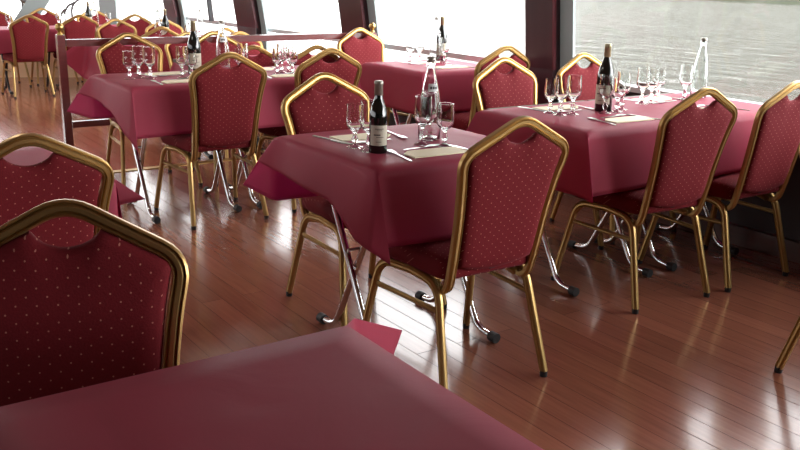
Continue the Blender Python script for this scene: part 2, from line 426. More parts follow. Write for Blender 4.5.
# port side and stern, out of the picture
b = MB(); b.box(-4.12, -4.0, -4.5, 13.2, LOW, .75); b.box(-4.12, -4.0, -4.5, 13.2, 2.0, 2.14)
for k in range(9): b.box(-4.1, -4.0, -4.5 + k * 2.1, -4.25 + k * 2.1, .7, 2.1)
b.box(-4.11, -4.01, -4.5, .8, .7, 2.1)
struct(b.build('wall_left', M['dark_panel'], smooth=False))
b = MB(); b.box(-4.2, 4.25, -4.6, -4.5, -.05, 2.14); struct(b.build('wall_back', M['dark_panel'], smooth=False))

# outside: river and the far grassy bank
b = MB()
b.add([(-400, -300, -1.6), (500, -300, -1.6), (500, 600, -1.6), (-400, 600, -1.6)], [(0, 1, 2, 3)])
tag(b.build('river', M['water'], smooth=False), 'pale rippled river water outside the windows', 'water', kind='stuff')
b = MB(); rr = []
for i in range(60):
    t = i / 59; x = 99 + 22 * t + 1.0 * math.sin(i * 1.3); y = 20 + 130 * t
    z = [(0, -1.65), (2.5, .2 + .3 * random.random()), (6, 1.6 + .7 * random.random()), (14, 2.4 + .6 * random.random()), (40, 2.2)]
    rr.append([(x + d, y - d * .15, h) for d, h in z])
b.rings(rr, False, False, False)
tag(b.build('river_bank', M['bank']), 'green grassy bank at the far side of the river, top right', 'riverbank', kind='stuff')

# ------------------------------------------------------------------ chairs
def groove(w, d, n=3):
    """flattened tube section, w wide in the plane of the frame, with grooves on its two faces"""
    out = []
    N = 9
    for j in range(N):                     # +b face
        x = -w / 2 + w * j / (N - 1); g = 0.0016 * (0.5 + 0.5 * math.cos(2 * PI * n * (j / (N - 1)) )) 
        e = d / 2 * (1 - 0.42 * abs(2 * j / (N - 1) - 1) ** 4)
        out.append((x, e - (0.0065 if j in (2, 6) else 0)))
    for j in range(N):
        x = w / 2 - w * j / (N - 1)
        e = d / 2 * (1 - 0.42 * abs(2 * j / (N - 1) - 1) ** 4)
        out.append((x, -e + (0.0065 if j in (2, 6) else 0)))
    return list(reversed(out))

WS, ZS, YS, YA = .2125, .819, .278, .300
def yback(z):       # fore-aft position of the back at height z
    k = [(.36, -.165), (.42, -.188), (.48, -.202), (.60, -.226), (.72, -.252), (.82, -.276), (.92, -.300)]
    if z <= k[0][0]: return k[0][1]
    for (a, ya), (c, yc) in zip(k[:-1], k[1:]):
        if z <= c: return ya + (yc - ya) * (z - a) / (c - a)
    return k[-1][1]

def make_chair():
    root = empty('banquet_chair')
    T = .015
    # back frame: one bent tube, J-shaped at both lower ends
    h = [(.160, .01, .388), (.164, -.168, .346), (.168, yback(.44) - .002, .445), (.174, yback(.60), .60), (.188, yback(.72), .72), (WS - T + .010, -YS, ZS - .006), (0.0, -YA, .92 - T + .018)]
    right = [Vector(p) for p in h]
    left = [Vector((-p.x, p.y, p.z)) for p in right]
    ctrl = left[:-1] + [left[-1]] + list(reversed(right[:-1]))
    rad = [.085, .05, .1, .08, .055, .05, .055, .08, .1, .05, .085]
    path = fillet(ctrl, rad, 6)
    b = MB(); b.sweep(path, groove(.031, .023), (0, 1, .12)); 
    b.build('back_frame', M['gold'], root, sharp=28)
    # backrest pad
    def halfw(z):
        k = [(.425, .120), (.44, .146), (.46, .150), (.60, .158), (.72, .171), (.795, .184)]
        if z <= k[0][0]: return k[0][1]
        for (a, wa), (c, wc) in zip(k[:-1], k[1:]):
            if z <= c: return wa + (wc - wa) * (z - a) / (c - a)
        return k[-1][1]
    out = []
    n = 12
    zs = [.44 + (.785 - .44) * i / n for i in range(n + 1)]
    for z in zs: out.append((halfw(z), z))
    out += [(.186, .800), (.178, .814)]
    for i in range(1, 6): t = i / 6; out.append((.178 + (.066 - .178) * t, .814 + (.872 - .814) * t))
    scoop = []
    for i in range(0, 13):
        t = i / 12; x = .062 * (1 - 2 * t); scoop.append((x, .872 - .030 * (1 - (x / .062) ** 2) ** .8))
    out2 = out + scoop + [(-x, z) for x, z in reversed(out)]
    bott = []
    for i in range(1, 10):
        t = i / 10; x = -.146 + .292 * t; bott.append((x, .44 - .022 * (1 - (x / .146) ** 2)))
    outl = out2 + bott
    cx, cz = 0, .62
    def ring(s, dy):
        r = []
        for x, z in outl:
            X = cx + (x - cx) * s; Z = cz + (z - cz) * s; r.append((X, yback(Z) + dy, Z))
        return r
    b = MB()
    fr = [ring(s, dy) for s, dy in ((.02, .024), (.4, .024), (.75, .022), (.92, .018), (.98, .011), (1, 0), (.98, -.011), (.92, -.017), (.75, -.020), (.4, -.021), (.02, -.021))]
    b.rings(fr, True, True, True)
    b.build('backrest', M['fabric'], root, sharp=60)
    # seat cushion
    pl = []
    cor = [(-.190, -.185, .04), (.190, -.185, .04), (.222, .235, .075), (-.222, .235, .075)]
    for i, (x, y, r) in enumerate(cor):
        prev = Vector(cor[i - 1][:2]); nx = Vector(cor[(i + 1) % 4][:2]); p = Vector((x, y))
        a = p + (prev - p).normalized() * r; c = p + (nx - p).normalized() * r
        for k in range(7):
            t = k / 6; pl.append((1 - t) ** 2 * a + 2 * t * (1 - t) * p + t * t * c)
    b = MB(); rr = []
    for s, z in ((.9, .398), (.965, .400), (.995, .412), (1, .430), (.99, .448), (.955, .461), (.88, .469), (.7, .475), (.35, .478), (.02, .478)):
        rr.append([(p.x * s, .025 + (p.y - .025) * s, z) for p in pl])
    b.rings(rr, True, True, True); seat = b.build('seat', M['fabric'], root, sharp=60)
    b = MB(); b.box(-.010, .010, -.1875, -.181, .415, .437); b.build('tab', M['rubber'], root, smooth=False)
    # four legs, each up to the middle of the side rail under the seat
    for sx in (-1, 1):
        ctrl = [(sx * .2446, .2437, .018), (sx * .206, .165, .382), (sx * .192, -.005, .391)]
        b = MB(); b.sweep(fillet(ctrl, .065, 6), groove(.028, .023), (1, 0, 0)); lg = b.build('leg', M['gold'], root, sharp=50)
        b = MB(); b.lathe([(.0, 0), (.0125, 0), (.0135, .004), (.0135, .020), (.0, .020)], 12, (sx * .2446, .2437, 0)); b.build('foot_cap', M['rubber'], lg)
        for z in (.07, .125):
            t = (z - .018) / (.382 - .018)
            px = sx * (.2446 + (.206 - .2446) * t); py = .2437 + (.165 - .2437) * t
            b = MB(); b.box(px - .0115 , px + .0115, py - .003, py + .003, z - .003, z + .003); b.build('rivet', M['rubber'], lg, smooth=False)
        ctrl = [(sx * .2124, -.2374, .018), (sx * .182, -.142, .376), (sx * .192, -.005, .391)]
        b = MB(); b.sweep(fillet(ctrl, .065, 6), groove(.028, .023), (1, 0, 0)); lg = b.build('leg', M['gold'], root, sharp=50)
        b = MB(); b.lathe([(.0, 0), (.0125, 0), (.0135, .004), (.0135, .020), (.0, .020)], 12, (sx * .2124, -.2374, 0)); b.build('foot_cap', M['rubber'], lg)
        b = MB(); b.sweep([(sx * .190, -.168, .292), (sx * .2145, .183, .292)], groove(.017, .013), (1, 0, 0)); b.build('stretcher', M['gold'], root, sharp=50)
    b = MB(); b.box(-.19, .19, .10, .125, .388, .400); b.build('seat_bar', M['gold'], root, smooth=False)
    b = MB(); b.box(-.18, .18, -.12, -.095, .388, .400); b.build('seat_bar', M['gold'], root, smooth=False)
    return root

proto = make_chair(); used = False
def chair(x, y, rot, label, group, low=False):
    global used
    o = proto if not used else copy_tree(proto)
    used = True
    o.location = (x, y, LOW if low else 0); o.rotation_euler = (0, 0, math.radians(rot))
    tag(o, label, 'chair', group)
    return o
G1 = 'gold framed banquet chairs in the near dining area'
G2 = 'banquet chairs in the lower forward dining area'
chair(.260, 1.345, 156, 'dotted burgundy chair with gold frame right behind the foreground table, facing the camera', G1)
chair(.475, 2.63, 0, 'gold framed chair at the left edge, behind the nearest chair, its back to the camera', G1)
chair(1.808, 2.261, -1, 'gold framed chair seen from behind at the middle table with the small wine bottle', G1)
chair(1.856, 2.949, 182, 'chair facing the camera behind the middle table, beside the small wine bottle', G1)
chair(2.981, 2.478, -4, 'left of two chairs seen from behind at the right window table', G1)
chair(3.529, 2.451, -1, 'chair at the right picture edge, seen from behind at the window table', G1)
chair(3.05, 3.20, 180, 'camera-facing chair behind the right window table, left of the dark pillar', G1)
chair(3.66, 3.235, 180, 'camera-facing chair right of the dark pillar, beside the tall wine bottle', G1)
chair(1.880, 4.564, 0, 'chair seen from behind at the left centre table, all its legs visible', G1)
chair(2.495, 4.606, 1, 'chair seen from behind at centre, partly hidden by the camera-facing chair before it', G1)
chair(1.84, 5.491, 179, 'chair behind the left centre table facing the camera, beside three stemmed glasses', G1)
chair(2.433, 5.492, 180, 'chair facing the camera behind the tall wine and water bottles of the left centre table', G1)
chair(3.59, 4.39, 0, 'chair seen from behind at the far window table, left of the dark pillar', G1)
chair(3.643, 5.535, 183, 'bright pinkish chair with glaring white frame behind the far window table, at the rail end', G1)
chair(2.748 + .2124, 1.599 - .2374, 180, 'chair at the lower right edge of which just one gold leg shows', G1)
chair(2.31, 10.98, 1, 'chair seen from behind at the far left, left of the wooden rail post', G2, True)
chair(2.87, 10.98, 0, 'chair seen from behind just right of the rail post knob, below a dark bottle', G2, True)
chair(3.50, 10.96, 0, 'far chair whose golden top edge shows beyond the rail, left of a clear bottle', G2, True)
chair(2.25, 12.0, 180, 'far left chair facing the camera, cut by the left picture edge', G2, True)
chair(2.85, 12.1, 180, 'far chair facing the camera behind two glasses, left of the rail post', G2, True)
chair(3.40, 11.75, 180, 'far chair with white glaring rim in front of the grey green window post', G2, True)
chair(2.99, 9.46, 180, 'chair facing the camera above the rail at left, left of the pink clear bottle', G2, True)
chair(3.46, 9.30, 180, 'chair facing the camera with bright yellow rim and glasses before it, above the rail', G2, True)
chair(2.98, 8.63, 0, 'chair seen from behind whose gold top rises above the rail right of the pale bottle', G2, True)
chair(3.50, 8.33, 0, 'chair with low golden top above the rail behind the tall wine bottle', G2, True)
chair(2.94, 7.28, 180, 'chair behind the rail whose small arched top shows left of the tall wine bottle', G2, True)
chair(3.40, 7.20, 180, 'chair with glaring white top edge above the rail, right of the water bottle', G2, True)
chair(2.86, 6.36, 0, 'chair seen below the rail, left of the glasses on the left centre table', G2, True)
chair(3.30, 6.20, 0, 'chair seen below the rail, right of the glasses on the left centre table', G2, True)

# ------------------------------------------------------------------ tables and cloths
def make_table(w, d, metal, name='folding_table'):
    """tabletop w (x) by d (y), two X-shaped trestles of bent tube standing in y-z planes"""
    root = empty(name)
    b = MB(); b.box(-w / 2, w / 2, -d / 2, d / 2, .716, .742); b.build('tabletop', M['underside'], root, smooth=False)
    fy = d / 2 - .07
    for sx in (-1, 1):
        for k, s in enumerate((-1, 1)):
            x = sx * (w / 2 - .072) + (.011 if k else -.011)
            ctrl = [(x, -s * (d / 2 - .09), .71), (x, s * .15, .030), (x, s * fy, .022)]
            b = MB(); b.sweep(fillet(ctrl, .085, 7), circ(.0128, 12), (1, 0, 0)); lg = b.build('leg', metal, root)
            b = MB(); b.sweep([(x, s * (fy - .012), .0215), (x, s * (fy + .022), .0215)], circ(.0195, 12), (1, 0, 0)); b.build('foot_cap', M['rubber'], lg)
            b = MB(); b.box(x - .016, x + .016, -s * (d / 2 - .09) - .02, -s * (d / 2 - .09) + .02, .695, .717); b.build('bracket', M['rubber'], lg, smooth=False)
        b = MB(); b.sweep([(sx * (w / 2 - .072) - .025, 0, .375), (sx * (w / 2 - .072) + .025, 0, .375)], circ(.006, 8), (0, 0, 1)); b.build('pivot_bolt', M['steel'], root)
    b = MB(); b.sweep([(-(w / 2 - .12), .17, .46 + .17), (w / 2 - .12, .17, .46 + .17)], circ(.009, 8), (0, 0, 1)); b.build('cross_bar', metal, root)
    return root
tproto = make_table(.62, .63, M['chrome']); tused = False
def table(x, y, label, group='small folding tables with chrome legs', low=False, src=None):
    global tused
    src = src or tproto
    if src is tproto and not tused: o = src; tused = True
    else: o = copy_tree(src)
    o.location = (x, y, LOW if low else 0); tag(o, label, 'table', group); return o

def cloth(name, x0, x1, y0, y1, z, label, o=.265, corners=None, fl=(.10, .10, .10, .10), seed=1, group='burgundy tablecloths', wav=.022, arch=(None, None, None, None)):
    """fl: outward flare (left, right, near, far); corners[(sx,sy)] = (dx, dy, extra drop) of the hanging corner fold"""
    rnd = random.Random(seed)
    ph = [rnd.random() * 6.28 for _ in range(12)]
    corners = corners or {}
    def axis(a, b_):
        n = max(6, int((b_ - a) / .06)); s = [a + (b_ - a) * i / n for i in range(n + 1)]
        k = 13; pre = [a - o * (1 - i / k) ** 1 for i in range(k)]; post = [b_ + o * (i + 1) / k for i in range(k)]
        return pre + s + post
    X = axis(x0, x1); Y = axis(y0, y1)
    def fold(u, k): return wav * (math.sin(u * 7.5 + ph[k]) + .6 * math.sin(u * 15 + ph[k + 1]))
    def drop(d, r=.014):
        # arc over the table edge, then straight down: (outward, down)
        a = r * PI / 2
        if d < a: return r * math.sin(d / r), r * (1 - math.cos(d / r))
        return r, r + (d - a)
    def sc(a_, u):
        if not a_: return 1.0
        for (u0, s0), (u1, s1) in zip(a_[:-1], a_[1:]):
            if u <= u1 + 1e-6:
                q = (u - u0) / (u1 - u0); q = max(0.0, min(1.0, q)); q = q * q * (3 - 2 * q); return s0 + (s1 - s0) * q
        return a_[-1][1]
    def P(s, t):
        dx = x0 - s if s < x0 else (s - x1 if s > x1 else 0); sx = -1 if s < x0 else 1
        dy = y0 - t if t < y0 else (t - y1 if t > y1 else 0); sy = -1 if t < y0 else 1
        bx = min(max(s, x0), x1); by = min(max(t, y0), y1)
        if dx > 0: dx *= sc(arch[0 if sx < 0 else 1], (by - y0) / (y1 - y0))
        if dy > 0: dy *= sc(arch[2 if sy < 0 else 3], (bx - x0) / (x1 - x0))
        if dx == 0 and dy == 0: return (bx, by, z + .0006 * math.sin(9 * s + ph[0]) * math.sin(8 * t + ph[1]))
        m = min(dx, dy); mm = max(dx, dy)
        qn = min((x0 - s if s < x0 else s - x1), (y0 - t if t < y0 else t - y1)) / o
        out, dn = drop(mm)
        fx = fl[0] if sx < 0 else fl[1]; fy = fl[2] if sy < 0 else fl[3]
        px, py, pz = bx, by, z - dn
        if dx > 0: px += sx * ((out if dx >= dy else drop(dx)[0]) + dx * fx + dx / o * fold(by, 2 if sx < 0 else 4) * (1 - (dy > 0)))
        if dy > 0: py += sy * ((out if dy > dx else drop(dy)[0]) + dy * fy + dy / o * fold(bx, 6 if sy < 0 else 8) * (1 - (dx > 0)))
        # fade side folds to the corner
        if m > 0:
            if dx > 0: px += sx * dx / o * fold(by, 2 if sx < 0 else 4)
            if dy > 0: py += sy * dy / o * fold(bx, 6 if sy < 0 else 8)
            c = corners.get((sx, sy), (sx * .07, sy * .07, .04))
            q = qn
            px += c[0] * q; py += c[1] * q; pz -= c[2] * q
        return (px, py, pz)
    b = MB(); n = len(Y)
    for s in X:
        for t in Y: b.v.append(P(s, t))
    for i in range(len(X) - 1):
        for j in range(n - 1):
            q = (i * n + j, (i + 1) * n + j, (i + 1) * n + j + 1, i * n + j + 1)
            ex = i < 13 or i >= len(X) - 14; ey = j < 13 or j >= n - 14
            if ex and ey:
                if (i < 13) == (j < 13): b.f += [(q[0], q[1], q[2]), (q[0], q[2], q[3])]
                else: b.f += [(q[0], q[1], q[3]), (q[1], q[2], q[3])]
            else: b.f.append(q)
    ob = b.build(name, M['cloth'], sharp=70)
    md = ob.modifiers.new('hem', 'SOLIDIFY'); md.thickness = .0015; md.offset = 0
    return tag(ob, label, 'tablecloth', group)
ZT = .746
# foreground table
table(.420, .893, 'foreground table under the nearest cloth, just its covered top in view')
cloth('tablecloth', .135, .735, .6, 1.215, ZT, 'burgundy tablecloth filling the bottom left foreground, nothing on it', corners={(1, 1): (.17, .09, -.16), (1, -1): (.1, -.1, 0)}, seed=3, wav=.008, fl=(.1, .06, .1, .05))
# table behind the left chairs
table(.39, 2.80, 'covered table behind the two chairs at the left edge')
cloth('tablecloth', .06, .715, 2.48, 3.11, ZT, 'burgundy tablecloth whose pink corner pokes out beside the left edge chairs', corners={(1, 1): (.275, .13, .02), (1, -1): (-.02, .06, 0)}, seed=5, fl=(.1, .22, .02, .2), arch=(None, ((0, .7), (.6, 1), (1, 1)), None, None))
# middle table with the small wine bottle
table(1.83, 2.585, 'chrome legged table at centre, under the cloth with the small wine bottle')
cloth('tablecloth', 1.475, 2.145, 2.255, 2.90, ZT, 'burgundy tablecloth on the centre table with small wine bottle and four place glasses', corners={(-1, 1): (-.03, .19, -.03), (-1, -1): (0.06, -.03, .05), (1, 1): (.08, .08, 0), (1, -1): (.03, .03, .02)}, seed=8, fl=(.12, .05, .08, .1), wav=.010, arch=(((0, 1), (.42, .60), (1, .52)), ((0, .9), (1, .8)), None, None))
# right window table (two tables side by side)
table(2.93, 2.79, 'left one of the two joined tables by the right window, chrome feet between the chairs')
table(3.575, 2.79, 'right one of the two joined tables, against the dark wall under the right window')
cloth('tablecloth', 2.555, 3.925, 2.415, 3.055, ZT, 'long burgundy tablecloth on the right window table, tall wine bottle on it', corners={(-1, -1): (.0, -.05, .01), (-1, 1): (-.05, .12, 0), (1, -1): (-.02, 0, 0), (1, 1): (-.02, .02, 0)}, seed=11, fl=(.05, .0, .05, .08), wav=.010)
# left centre table
table(1.79, 4.79, 'left one of the two joined tables at left centre, chrome feet under the cloth')
table(2.41, 4.79, 'right one of the two joined tables at left centre, chrome feet on the plank floor')
cloth('tablecloth', 1.435, 2.745, 4.465, 5.115, ZT, 'long burgundy tablecloth on the left centre table with tall wine and water bottles', corners={(-1, -1): (.02, -.05, .06), (-1, 1): (-.08, .22, -.02), (1, -1): (.05, -.05, 0), (1, 1): (.05, .05, 0)}, seed=14, fl=(.12, .05, .03, .1), wav=.012, arch=(((0, 1), (.42, .60), (1, .52)), ((0, .9), (1, .8)), None, None))
# far window table
table(3.545, 4.77, 'chrome legged table by the window behind the long dark pillar chair row')
cloth('tablecloth', 3.225, 3.905, 4.44, 5.10, ZT, 'bright burgundy tablecloth on the far window table, glaring white highlights on top', corners={(-1, -1): (0, -.03, .03), (1, 1): (-.02, .02, 0), (1, -1): (-.02, -.02, 0)}, seed=17, fl=(.08, .0, .05, .08), wav=.010)
# lower deck tables
bproto = make_table(.62, .63, M['black_metal'], 'folding_table')
_bx = [False]
def btable(x, y, label):
    if not _bx[0]: o = bproto; _bx[0] = True
    else: o = copy_tree(bproto)
    o.location = (x, y, LOW); tag(o, label, 'table', 'small folding tables with black legs')
zl = ZT + LOW
btable(2.38, 11.32, 'black legged table at the far left, left of the rail post')
btable(3.0, 11.32, 'black legged table beyond the rail post, right part of the far left table row')
btable(3.63, 11.32, 'black legged table at the far end of the left table row near the bow window')
cloth('tablecloth', 2.03, 3.80, 11.0, 11.64, zl, 'long burgundy tablecloth on the farthest left table row, dark bottle and glasses on it', seed=21)
btable(2.92, 9.02, 'black legged table beyond the rail under the cloth with the pink hanging corner')
btable(3.55, 9.02, 'black legged table beyond the rail, nearer the windows')
cloth('tablecloth', 2.60, 3.82, 8.70, 9.36, zl, 'burgundy tablecloth with a bright pink hanging corner just below the rail at left', o=.40, corners={(-1, 1): (-.22, .05, -.22), (-1, -1): (.0, -.05, .0)}, seed=24, fl=(.12, .05, .05, .05), arch=(None, None, ((0, 1), (.12, .5), (1, .5)), ((0, 1), (.12, .5), (1, .5))))
btable(2.94, 6.80, 'table just beyond the rail, between the chairs below it')
btable(3.58, 6.80, 'table just beyond the rail, at the window')
cloth('tablecloth', 2.68, 3.84, 6.48, 7.13, zl, 'burgundy tablecloth just beyond the rail, mostly hidden by chairs', seed=27)

# ------------------------------------------------------------------ rail on the edge of the step
rl = empty('wooden_railing', (1.45, 5.885, 0))
b = MB(); b.sweep([(0, 0, 0), (0, 0, .915)], [(-.024, -.024), (.024, -.024), (.024, .024), (-.024, .024)], (0, 1, 0)); b.build('post', M['rail_wood'], rl, smooth=False)
def finial(x, y, z, parent):
    b = MB(); b.lathe([(.018, 0), (.018, .010), (.009, .016), (.012, .022), (.024, .034), (.027, .048), (.022, .063), (.010, .072), (0, .074)], 16, (x, y, z)); return b.build('finial', M['brass'], parent)
finial(0, 0, .915, rl)
b = MB(); b.box(0.03, 2.30, -.025, .025, .842, .885); b.build('top_rail', M['rail_wood'], rl, smooth=False)
b = MB(); b.box(0.03, 2.30, -.018, .018, .325, .365); b.build('lower_rail', M['rail_wood'], rl, smooth=False)
b = MB(); b.sweep([(2.33, 0.0, 0), (2.33, 0.0, .885)], [(-.024, -.024), (.024, -.024), (.024, .024), (-.024, .024)], (0, 1, 0)); b.build('post', M['rail_wood'], rl, smooth=False)
finial(2.33, 0.0, .885, rl)
tag(rl, 'dark red wooden railing with brass ball knobs along the step edge', 'railing')

# ------------------------------------------------------------------ glassware and bottles
def make_glass(h, r, name='stemmed_glass'):
    o = empty(name)
    s = h / .165; k = r / .030
    outer = [(0.0, 0), (.028 * k, 0), (.0285 * k, .002), (.020 * k, .005), (.008, .010), (.0065, .018), (.011, .028), (.012, .034), (.0075, .044), (.0065, .056), (.012, .066), (.022 * k, .073), (.0295 * k, .086), (.0315 * k, .102), (.030 * k, .125), (.0285 * k, .150), (.0288 * k, .165)]
    inner = [(.0272 * k, .165), (.0268 * k, .150), (.0282 * k, .125), (.0296 * k, .103), (.0277 * k, .088), (.020 * k, .077), (.010, .071), (0, .0705)]
    b = MB(); b.lathe([(a, z * s) for a, z in outer[:11]] , 18)
    b = MB(); b.lathe([(a, z * s) for a, z in outer + inner], 20); b.build('goblet', M['glass'], o, sharp=80)
    return o
def single(o):
    """a glass is one mesh: make the mesh itself the thing"""
    ch = o.children[0]; ch.parent = None; bpy.data.objects.remove(o); return ch
g_big = single(make_glass(.172, .031)); g_big.name = 'wine_glass'
g_small = single(make_glass(.150, .030)); g_small.name = 'water_glass'
_gu = {}
def glass(kind, x, y, z, label, group):
    src = g_big if kind == 'b' else g_small
    if kind not in _gu: o = src; _gu[kind] = 1
    else: o = src.copy(); C.objects.link(o)
    o.location = (x, y, z); o.rotation_euler = (0, 0, x * 7)
    tag(o, label, 'glass', group); return o

def make_wine(hh, r, cap, name='wine_bottle'):
    o = empty(name); s = hh / .30; k = r / .040
    pr = [(0, 0), (.036 * k, 0), (.040 * k, .004 * s), (.040 * k, .150 * s), (.038 * k, .172 * s), (.030 * k, .200 * s), (.020 * k, .225 * s), (.0145, .245 * s), (.0138, .285 * s), (.0150, .287 * s), (.0150, .297 * s), (.012, .300 * s), (0, .300 * s)]
    b = MB(); b.lathe(pr, 28); b.build('bottle_body', M['bottle_glass'], o, sharp=60)
    b = MB(); b.lathe([(.0140, .242 * s), (.0152, .243 * s), (.0146, .284 * s), (.0157, .286 * s), (.0157, .298 * s), (.0125, .3012 * s), (0, .3012 * s)], 24); b.build('capsule', cap, o, sharp=60)
    b = MB(); n = 18; vv = []; ff = []
    a0, a1 = math.radians(-62), math.radians(62)
    for i in range(n + 1):
        a = a0 + (a1 - a0) * i / n
        for z in (.035 * s, .120 * s): vv.append((.0404 * k * math.cos(a), .0404 * k * math.sin(a), z))
    for i in range(n): ff.append((2 * i, 2 * i + 2, 2 * i + 3, 2 * i + 1))
    b.add(vv, ff); lb = b.build('label', M['bottle_label'], o)
    b = MB()
    for (z, w0, w1, hgt) in ((.104, -.5, .45, .003), (.098, -.3, .3, .002), (.078, -.62, .1, .005), (.070, -.35, .5, .002), (.050, -.4, .2, .002)):
        vv = []; ff = []
        for i in range(9):
            a = w0 + (w1 - w0) * i / 8
            for zz in (z * s, (z + hgt) * s): vv.append((.0407 * k * math.cos(a), .0407 * k * math.sin(a), zz))
        for i in range(8): ff.append((2 * i, 2 * i + 2, 2 * i + 3, 2 * i + 1))
        b.add(vv, ff)
    b.build('print', M['label_ink'], lb)
    return o
def aim(o, x, y, z, extra=0):
    o.location = (x, y, z); o.rotation_euler = (0, 0, math.atan2(-y, -x) + extra)
half = make_wine(.24, .031, M['capsule_grey']); aim(half, 1.614, 2.47, ZT, .15); tag(half, 'small dark wine bottle with cream label on the centre table', 'bottle', 'wine bottles')
wb = make_wine(.30, .038, M['capsule_green']); aim(wb, 3.038, 2.785, ZT, -.35); tag(wb, 'tall dark wine bottle on the right window table', 'bottle', 'wine bottles')
w2 = copy_tree(wb); aim(w2, 1.945, 4.915, ZT, .3); tag(w2, 'tall dark wine bottle on the left centre table', 'bottle', 'wine bottles')
w3 = copy_tree(wb); aim(w3, 3.80, 5.02, ZT); tag(w3, 'dark wine bottle on the far window table, behind the water bottle', 'bottle', 'wine bottles')
w4 = copy_tree(wb); aim(w4, 3.14, 11.30, zl); tag(w4, 'dark bottle on the farthest table row above the rail knob', 'bottle', 'wine bottles')
w5 = copy_tree(wb); aim(w5, 3.32, 9.15, zl); tag(w5, 'dark bottle above the rail, right of the pale clear bottle', 'bottle', 'wine bottles')

def make_water():
    o = empty('water_bottle')
    pr = [(0, 0), (.036, 0), (.041, .004), (.042, .06), (.041, .10), (.036, .15), (.028, .195), (.019, .235), (.0145, .258), (.0135, .268), (.0165, .272), (.0165, .285), (.013, .288)]
    inn = [(.0105, .288), (.0105, .262), (.0165, .233), (.0255, .195), (.0335, .15), (.0385, .10), (.0395, .06), (.0385, .010), (.030, .007), (0, .007)]
    b = MB(); b.lathe(pr + inn, 28); b.build('bottle_body', M['water_glass'], o, sharp=70)
    b = MB(); b.lathe([(0, .280), (.0102, .280), (.0102, .289), (.0165, .290), (.0165, .296), (.012, .300), (0, .301)], 20); b.build('stopper', M['capsule_grey'], o, sharp=50)
    b = MB(); vv = []; ff = []
    for i in range(9):
        a = -.7 + 1.4 * i / 8
        for r, z in ((.0313, .178), (.0257, .206)): vv.append((r * math.cos(a), r * math.sin(a), z))
    for i in range(8): ff.append((2 * i, 2 * i + 2, 2 * i + 3, 2 * i + 1))
    b.add(vv, ff); lb = b.build('label', M['white_label'], o)
    b = MB()
    for a0 in (-.42, -.1, .22):
        vv = [(.0307 * math.cos(a0 + da), .0307 * math.sin(a0 + da), z) for da, z in ((0, .187), (.2, .187), (.2, .196), (0, .196))]
        b.add(vv, [(0, 1, 2, 3)])
    b.build('print', M['label_ink'], lb)
    return o
wt = make_water(); aim(wt, 1.913, 2.586, ZT, .4); tag(wt, 'clear water bottle with small white label among the glasses of the centre table', 'bottle', 'clear water bottles')
t = copy_tree(wt); aim(t, 3.86, 2.90, ZT, 2); tag(t, 'clear water bottle standing out against the river on the right window table', 'bottle', 'clear water bottles')
t = copy_tree(wt); aim(t, 2.125, 4.93, ZT, .2); tag(t, 'clear water bottle on the left centre table behind the chair back', 'bottle', 'clear water bottles')
t = copy_tree(wt); aim(t, 3.72, 4.98, ZT, 1); tag(t, 'clear bottle on the far window table, white with glare', 'bottle', 'clear water bottles')
t = copy_tree(wt); aim(t, 3.23, 11.35, zl); tag(t, 'clear bottle right of the dark bottle on the farthest table row', 'bottle', 'clear water bottles')
t = copy_tree(wt); aim(t, 3.20, 9.03, zl); tag(t, 'pale clear bottle rising above the rail at left', 'bottle', 'clear water bottles')
t = copy_tree(wt); aim(t, 3.62, 8.95, zl); tag(t, 'clear bottle above the rail just right of the tall wine bottle neck', 'bottle', 'clear water bottles')

ga = 'stemmed glasses on the centre table'
glass('s', 1.592, 2.583, ZT, 'smaller stemmed glass, leftmost on the centre table', ga)
glass('b', 1.600, 2.505, ZT, 'taller stemmed glass touching the small wine bottle on its left', ga)
glass('b', 1.832, 2.515, ZT, 'tall stemmed glass left of the clear bottle on the centre table', ga)
glass('b', 1.905, 2.575, ZT, 'tall stemmed glass right behind the front glasses beside the centre table water bottle', ga)
glass('s', 1.885, 2.455, ZT, 'smaller stemmed glass, rightmost on the centre table', ga)
ga = 'stemmed glasses on the right window table'
glass('s', 2.775, 2.855, ZT, 'smaller glass, leftmost on the right window table', ga)
glass('b', 2.765, 2.780, ZT, 'middle glass of the left trio on the right window table', ga)
glass('b', 2.835, 2.775, ZT, 'right glass of the left trio on the right window table', ga)
glass('b', 2.99, 2.73, ZT, 'glass standing in front of the tall wine bottle label', ga)
glass('s', 3.075, 2.735, ZT, 'glass just right of the tall wine bottle foot, window table', ga)
glass('b', 3.15, 2.775, ZT, 'glass second right of the tall wine bottle on the window table', ga)
glass('b', 3.385, 2.86, ZT, 'backlit glass near the middle of the right window table, left one', ga)
glass('b', 3.45, 2.86, ZT, 'backlit glass near the middle of the right window table, right one', ga)
glass('s', 3.62, 2.96, ZT, 'backlit glass left of the clear bottle, against the river', ga)
glass('b', 3.70, 2.86, ZT, 'backlit glass next to the clear bottle in front of the river', ga)
ga = 'stemmed glasses on the left centre table'
glass('s', 1.538, 4.83, ZT, 'leftmost glass on the left centre table', ga)
glass('b', 1.602, 4.865, ZT, 'middle glass of the left trio on the left centre table', ga)
glass('b', 1.642, 4.80, ZT, 'right glass of the left trio on the left centre table', ga)
glass('b', 1.811, 4.765, ZT, 'glass left of the tall wine bottle on the left centre table', ga)
glass('s', 1.875, 4.79, ZT, 'glass in front of the tall wine bottle on the left centre table', ga)
glass('s', 2.16, 4.765, ZT, 'glass partly hidden behind the chair back, right of the water bottle', ga)
glass('b', 2.22, 4.86, ZT, 'glass between the chair top and the right glasses, left centre table', ga)
glass('s', 2.375, 4.72, ZT, 'left front glass of the right group on the left centre table', ga)
glass('b', 2.43, 4.77, ZT, 'tallest back glass of the right group on the left centre table', ga)
glass('b', 2.485, 4.79, ZT, 'second tall back glass of the right group on the left centre table', ga)
